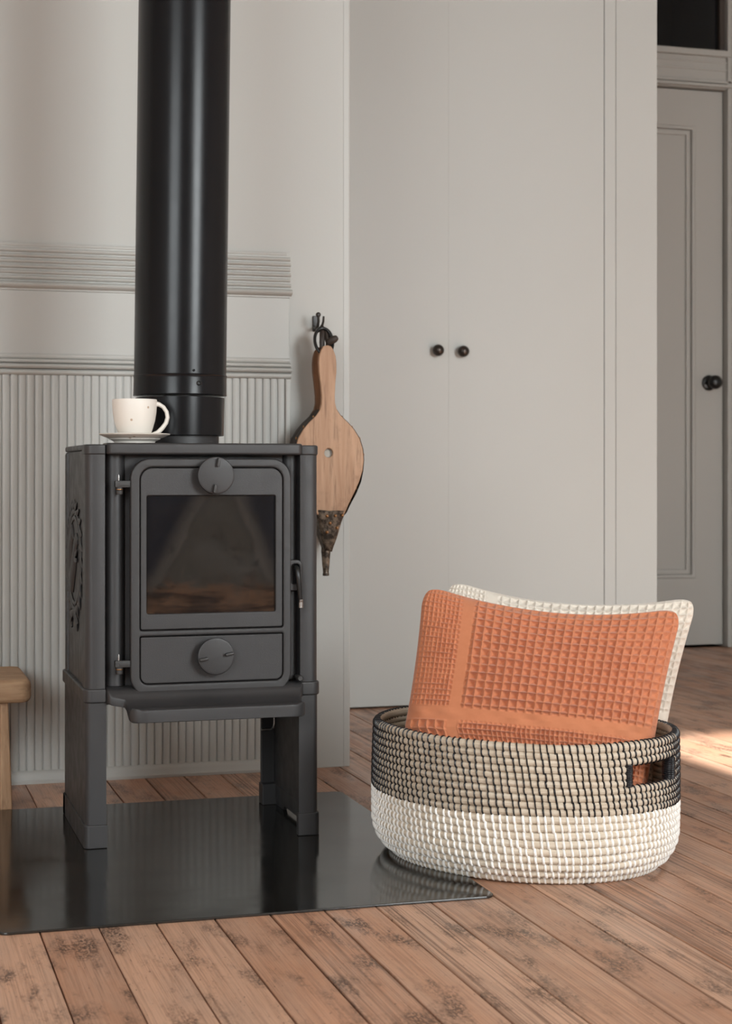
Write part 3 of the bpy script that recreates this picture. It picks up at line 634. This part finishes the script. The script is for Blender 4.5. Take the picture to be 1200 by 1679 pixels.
HW = (SLOT1 - SLOT0) / 2; HM = (SLOT1 + SLOT0) / 2
HT = (HM, HM + math.pi)
slot_rows = (13, 14, 15)
def in_slot(t, row, pad=0.0):
    if row not in slot_rows: return False
    for h in HT:
        d = (t - h + math.pi) % (2 * math.pi) - math.pi
        if abs(d) < HW + pad: return True
    return False
stB, stW = ([], []), ([], [])
def add_stitch(dst, t, row, dt, w):
    """a cord wound over the coil, leaning a little, drawn as a flattened strip with thickness"""
    n = 8; v, f = dst; o_ = len(v); CR = ROWR[row]
    for k in range(n):
        al = R(-118 + 236 * k / (n - 1)); tt = t + dt * (k / (n - 1) - .5)
        c0 = bpt(tt, row); e = .002
        tg = (bpt(tt + e, row) - bpt(tt - e, row)).normalized(); nr = tg.cross(Vector((0, 0, 1))).normalized()
        d_ = nr * math.cos(al) + Vector((0, 0, 1)) * math.sin(al)
        for (s_, h_) in ((-1, CR * .98), (-.72, CR + .0015), (0, CR + .0021), (.72, CR + .0015), (1, CR * .98)):
            v.append(c0 + d_ * h_ + tg * (w * s_))
    for k in range(n - 1):
        for q in range(4): a = o_ + k * 5 + q; f.append((a, a + 1, a + 6, a + 5))
NS = 136
for row in range(NROW):
    dark = row >= NW
    runs = [(0, 2 * math.pi, True)]
    if row in slot_rows: runs = [(HT[0] + HW, HT[1] - HW, False), (HT[1] + HW, HT[0] - HW + 2 * math.pi, False)]
    rim = row == NROW - 1
    for a, b, cl in runs:
        m = int(130 * (b - a) / (2 * math.pi)); ts = np.linspace(a, b, m + 1)
        ts = ts[:-1] if cl else ts
        link('coil', tube([bpt(t, row) for t in ts], ROWR[row], 10, closed=cl, sx=1.0), STRAW if dark else STRAWW, BK, 80)
    for k in range(NS):
        t = (k - .17 * row + random.uniform(-.12, .12)) * 2 * math.pi / NS
        if in_slot(t, row, .012): continue
        add_stitch(stB if dark else stW, t, row, -.013 if dark else -.015, (.00135 if dark else .0021) * random.uniform(.85, 1.2))
for dst, m_, nm in ((stB, CORDB, 'black cord stitches'), (stW, CORDW, 'white cord stitches')):
    o = link('stitching', M(*dst), m_, BK, 60); o['kind'] = 'stuff'; o['label'] = nm
for h in HT:
    for s_ in (-1, 1):
        t = h + s_ * (HW + .002); vv2, ff2 = [], []
        for k in range(13):
            z = ROWZ[13] - .0050 + k * (ROWZ[15] - ROWZ[13] + .010) / 12
            c0 = bpt(t, 13); c0.z = z
            e = .002; tg = (bpt(t + e, 13) - bpt(t - e, 13)).normalized(); nr = tg.cross(Vector((0, 0, 1))).normalized()
            a_, b_ = tube_vf([c0 + tg * (.0058 * math.cos(q)) + nr * (.0100 * math.sin(q)) + Vector((0, 0, .0006 * math.sin(q + k))) for q in np.linspace(0, 2 * math.pi, 19)[:-1]], .00165, 6, closed=True)
            o_ = len(vv2); vv2 += a_; ff2 += [tuple(i + o_ for i in q) for q in b_]
        wr = link('handle_wrap', M(vv2, ff2), CORDB, BK, 60); wr['label'] = 'black cord wrapping'
BK.location.z += .0022; BK.rotation_euler = (0, R(.62), 0)
bp = [tuple(bpt(t, 0)) for t in np.linspace(0, 2 * math.pi, 65)[:-1]]
nb = []
for k in np.linspace(1.0, 0.08, 16):
    nb.append(k)
vb, fb = [], []
for i, k in enumerate(nb):
    a_, b_ = tube_vf([(BC.x + (p[0] - BC.x) * k, BC.y + (p[1] - BC.y) * k, .0078) for p in bp], .0074, 6, closed=True)
    o_ = len(vb); vb += a_; fb += [tuple(j + o_ for j in q) for q in b_]
link('basket_floor', M(vb, fb), STRAWW, BK, 80)

# ------------------------------------------------------------------ waffle cushions
def cushion(name, mat, base, up, right, hw, hh, T, label, seed, zones, amp):
    """front face carries the woven grid as real relief; zones(u,v) -> (cell_u, cell_v, weight)"""
    up = up.normalized(); right = right.normalized(); nrm = right.cross(up).normalized()      # towards -nrm is the back
    N = 330; rng = np.random.RandomState(seed)
    uu = np.linspace(-1, 1, N); U, V = np.meshgrid(uu, uu)
    def lf(freq, s):                                   # smooth low-frequency wobble
        r = np.random.RandomState(s); o_ = np.zeros_like(U)
        for _ in range(6):
            a, b, ph = r.uniform(-freq, freq), r.uniform(-freq, freq), r.uniform(0, 6.28); o_ += np.sin(a * U + b * V + ph)
        return o_ / 6
    wob = lf(6, seed)
    th = (np.clip(1 - np.abs(U) ** 2.3, 0, 1) * np.clip(1 - np.abs(V) ** 2.3, 0, 1)) ** .52
    cu, cv, wt, flat = zones(U, V)
    gx = U * hw + .0016 * lf(9, seed + 1) + .0007 * lf(30, seed + 3); gy = V * hh + .0016 * lf(9, seed + 2) + .0007 * lf(30, seed + 4)
    fx = np.abs(2 * ((gx / cu) % 1) - 1); fy = np.abs(2 * ((gy / cv) % 1) - 1)
    pit = np.maximum(fx ** 2.1, fy ** 2.1)
    cs = np.minimum(cu, cv) / .0165
    rel = amp * cs * wt * (pit - .48)
    rel += .0034 * flat * (np.sin(U * hw / .0085 + 3.5 * lf(5, seed + 7)) * (.6 + .8 * lf(9, seed + 8)) + .5 * lf(26, seed + 9))
    edge = np.clip(np.minimum(1 - np.abs(U), 1 - np.abs(V)) * 45, 0, 1)
    front = T * th * (1 + .07 * wob) + rel * edge * (.6 + .4 * np.clip(th * 1.3, 0, 1)) + .004
    conc = 1 - .070 * (1 - V ** 2) ; conc2 = 1 - .085 * (1 - U ** 2)
    sm = lambda x: np.clip((x - .80) / .20, 0, 1) ** 2
    cr_ = 1 - .055 * sm(np.abs(U)) * sm(np.abs(V))
    px = U * hw * conc * cr_ + .002 * lf(4, seed + 5); py = V * hh * conc2 * cr_ + .002 * lf(4, seed + 6)
    sag = -.012 * (1 - U ** 2) * (V > 0) * V ** 3
    py = py + sag
    kk = np.clip((-V - .12) / .88, 0, 1); px = px * (1 - .30 * kk) + .055 * kk; front = front * (1 - .25 * kk)
    cen = base + up * (hh)
    def P3(nn): return (np.array(cen)[None, None, :] + px[..., None] * np.array(right) + py[..., None] * np.array(up) + nn[..., None] * np.array(nrm))
    fr_ = P3(front).reshape(-1, 3)
    K = 3; Ub = slice(None, None, K)
    idx = np.arange(N * N).reshape(N, N)
    quads = np.stack([idx[:-1, :-1], idx[:-1, 1:], idx[1:, 1:], idx[1:, :-1]], -1).reshape(-1, 4)
    bk = P3(-T * .8 * th - .004).reshape(-1, 3)
    # back: every third row and column, stitched along the rim through the full-resolution border
    bsel = np.zeros((N, N), int) - 1; verts = [fr_]; off = N * N
    bi = np.unique(np.concatenate([np.arange(0, N, K), [N - 1]])); m = len(bi)
    bv = bk.reshape(N, N, 3)[np.ix_(bi, bi)].reshape(-1, 3); verts.append(bv)
    bidx = off + np.arange(m * m).reshape(m, m)
    bq = np.stack([bidx[:-1, :-1], bidx[1:, :-1], bidx[1:, 1:], bidx[:-1, 1:]], -1).reshape(-1, 4)
    faces = quads.tolist() + bq.tolist()
    def side(fi, bi_line):
        for q in range(m - 1):
            a0, a1 = bi[q], bi[q + 1]; faces.append(list(fi[a0:a1 + 1]) + [bi_line[q + 1], bi_line[q]])
    side(idx[0, :][::1], bidx[0, :]); side(idx[-1, :], bidx[-1, :]); side(idx[:, 0], bidx[:, 0]); side(idx[:, -1], bidx[:, -1])
    me = bpy.data.meshes.new(name); me.from_pydata(np.concatenate(verts).tolist(), [], faces); me.update()
    b3 = bmesh.new(); b3.from_mesh(me); bmesh.ops.recalc_face_normals(b3, faces=b3.faces[:]); b3.to_mesh(me); b3.free()
    return tag(link(name, me, mat, ang=75), label, 'cushion')

def zones_a(U, V):
    uL, uR, vB, vT = -.66, -.575, -.06, .035
    left = U < uL; rightm = U > uR; top = V > vT; bot = V < vB
    big, small = .0153, .0088
    cu = np.where(left & top, .0078, np.where(left & bot, big, np.where(rightm & bot, .0085, big)))
    cv = np.where(left & top, .0093, np.where(left & bot, big, np.where(rightm & bot, .0093, .0147)))
    def soft(x): return np.clip(x * 60, 0, 1)
    wt = (soft(uL - U) + soft(U - uR)) * (soft(V - vT) + soft(vB - V))
    flat = ((V > vB) & (V < vT)) * np.clip(np.minimum(V - vB, vT - V) * 20, 0, 1)
    return cu, cv, np.clip(wt, 0, 1) * np.where(left & top | rightm & bot, 1.25, 1.0), flat

F3 = Vector((fwd.x, fwd.y, 0)); R3 = Vector((rgt.x, rgt.y, 0)); Z3 = Vector((0, 0, 1))
def at(u, d, z=0.0): return Vector((*(fwd * d + rgt * ((u - 600) / F_PX * d)), z))
up1 = (Z3 + F3 * .24 + R3 * .20); rt1 = (R3 - F3 * .10 - Z3 * .085)
cushion('cushion', ORANGE, at(833, 2.815, .018), up1, rt1, .225, .225, .080, 'terracotta orange waffle weave cushion at the front of the basket', 11, zones_a, .0110)
up2 = (Z3 + F3 * .20 + R3 * .22); rt2 = (R3 - F3 * .06 - Z3 * .065)
cushion('cushion', CREAM, at(860, 2.975, .018), up2, rt2, .228, .226, .062, 'oatmeal cream waffle weave cushion leaning behind the orange one', 23, zones_a, .0100)
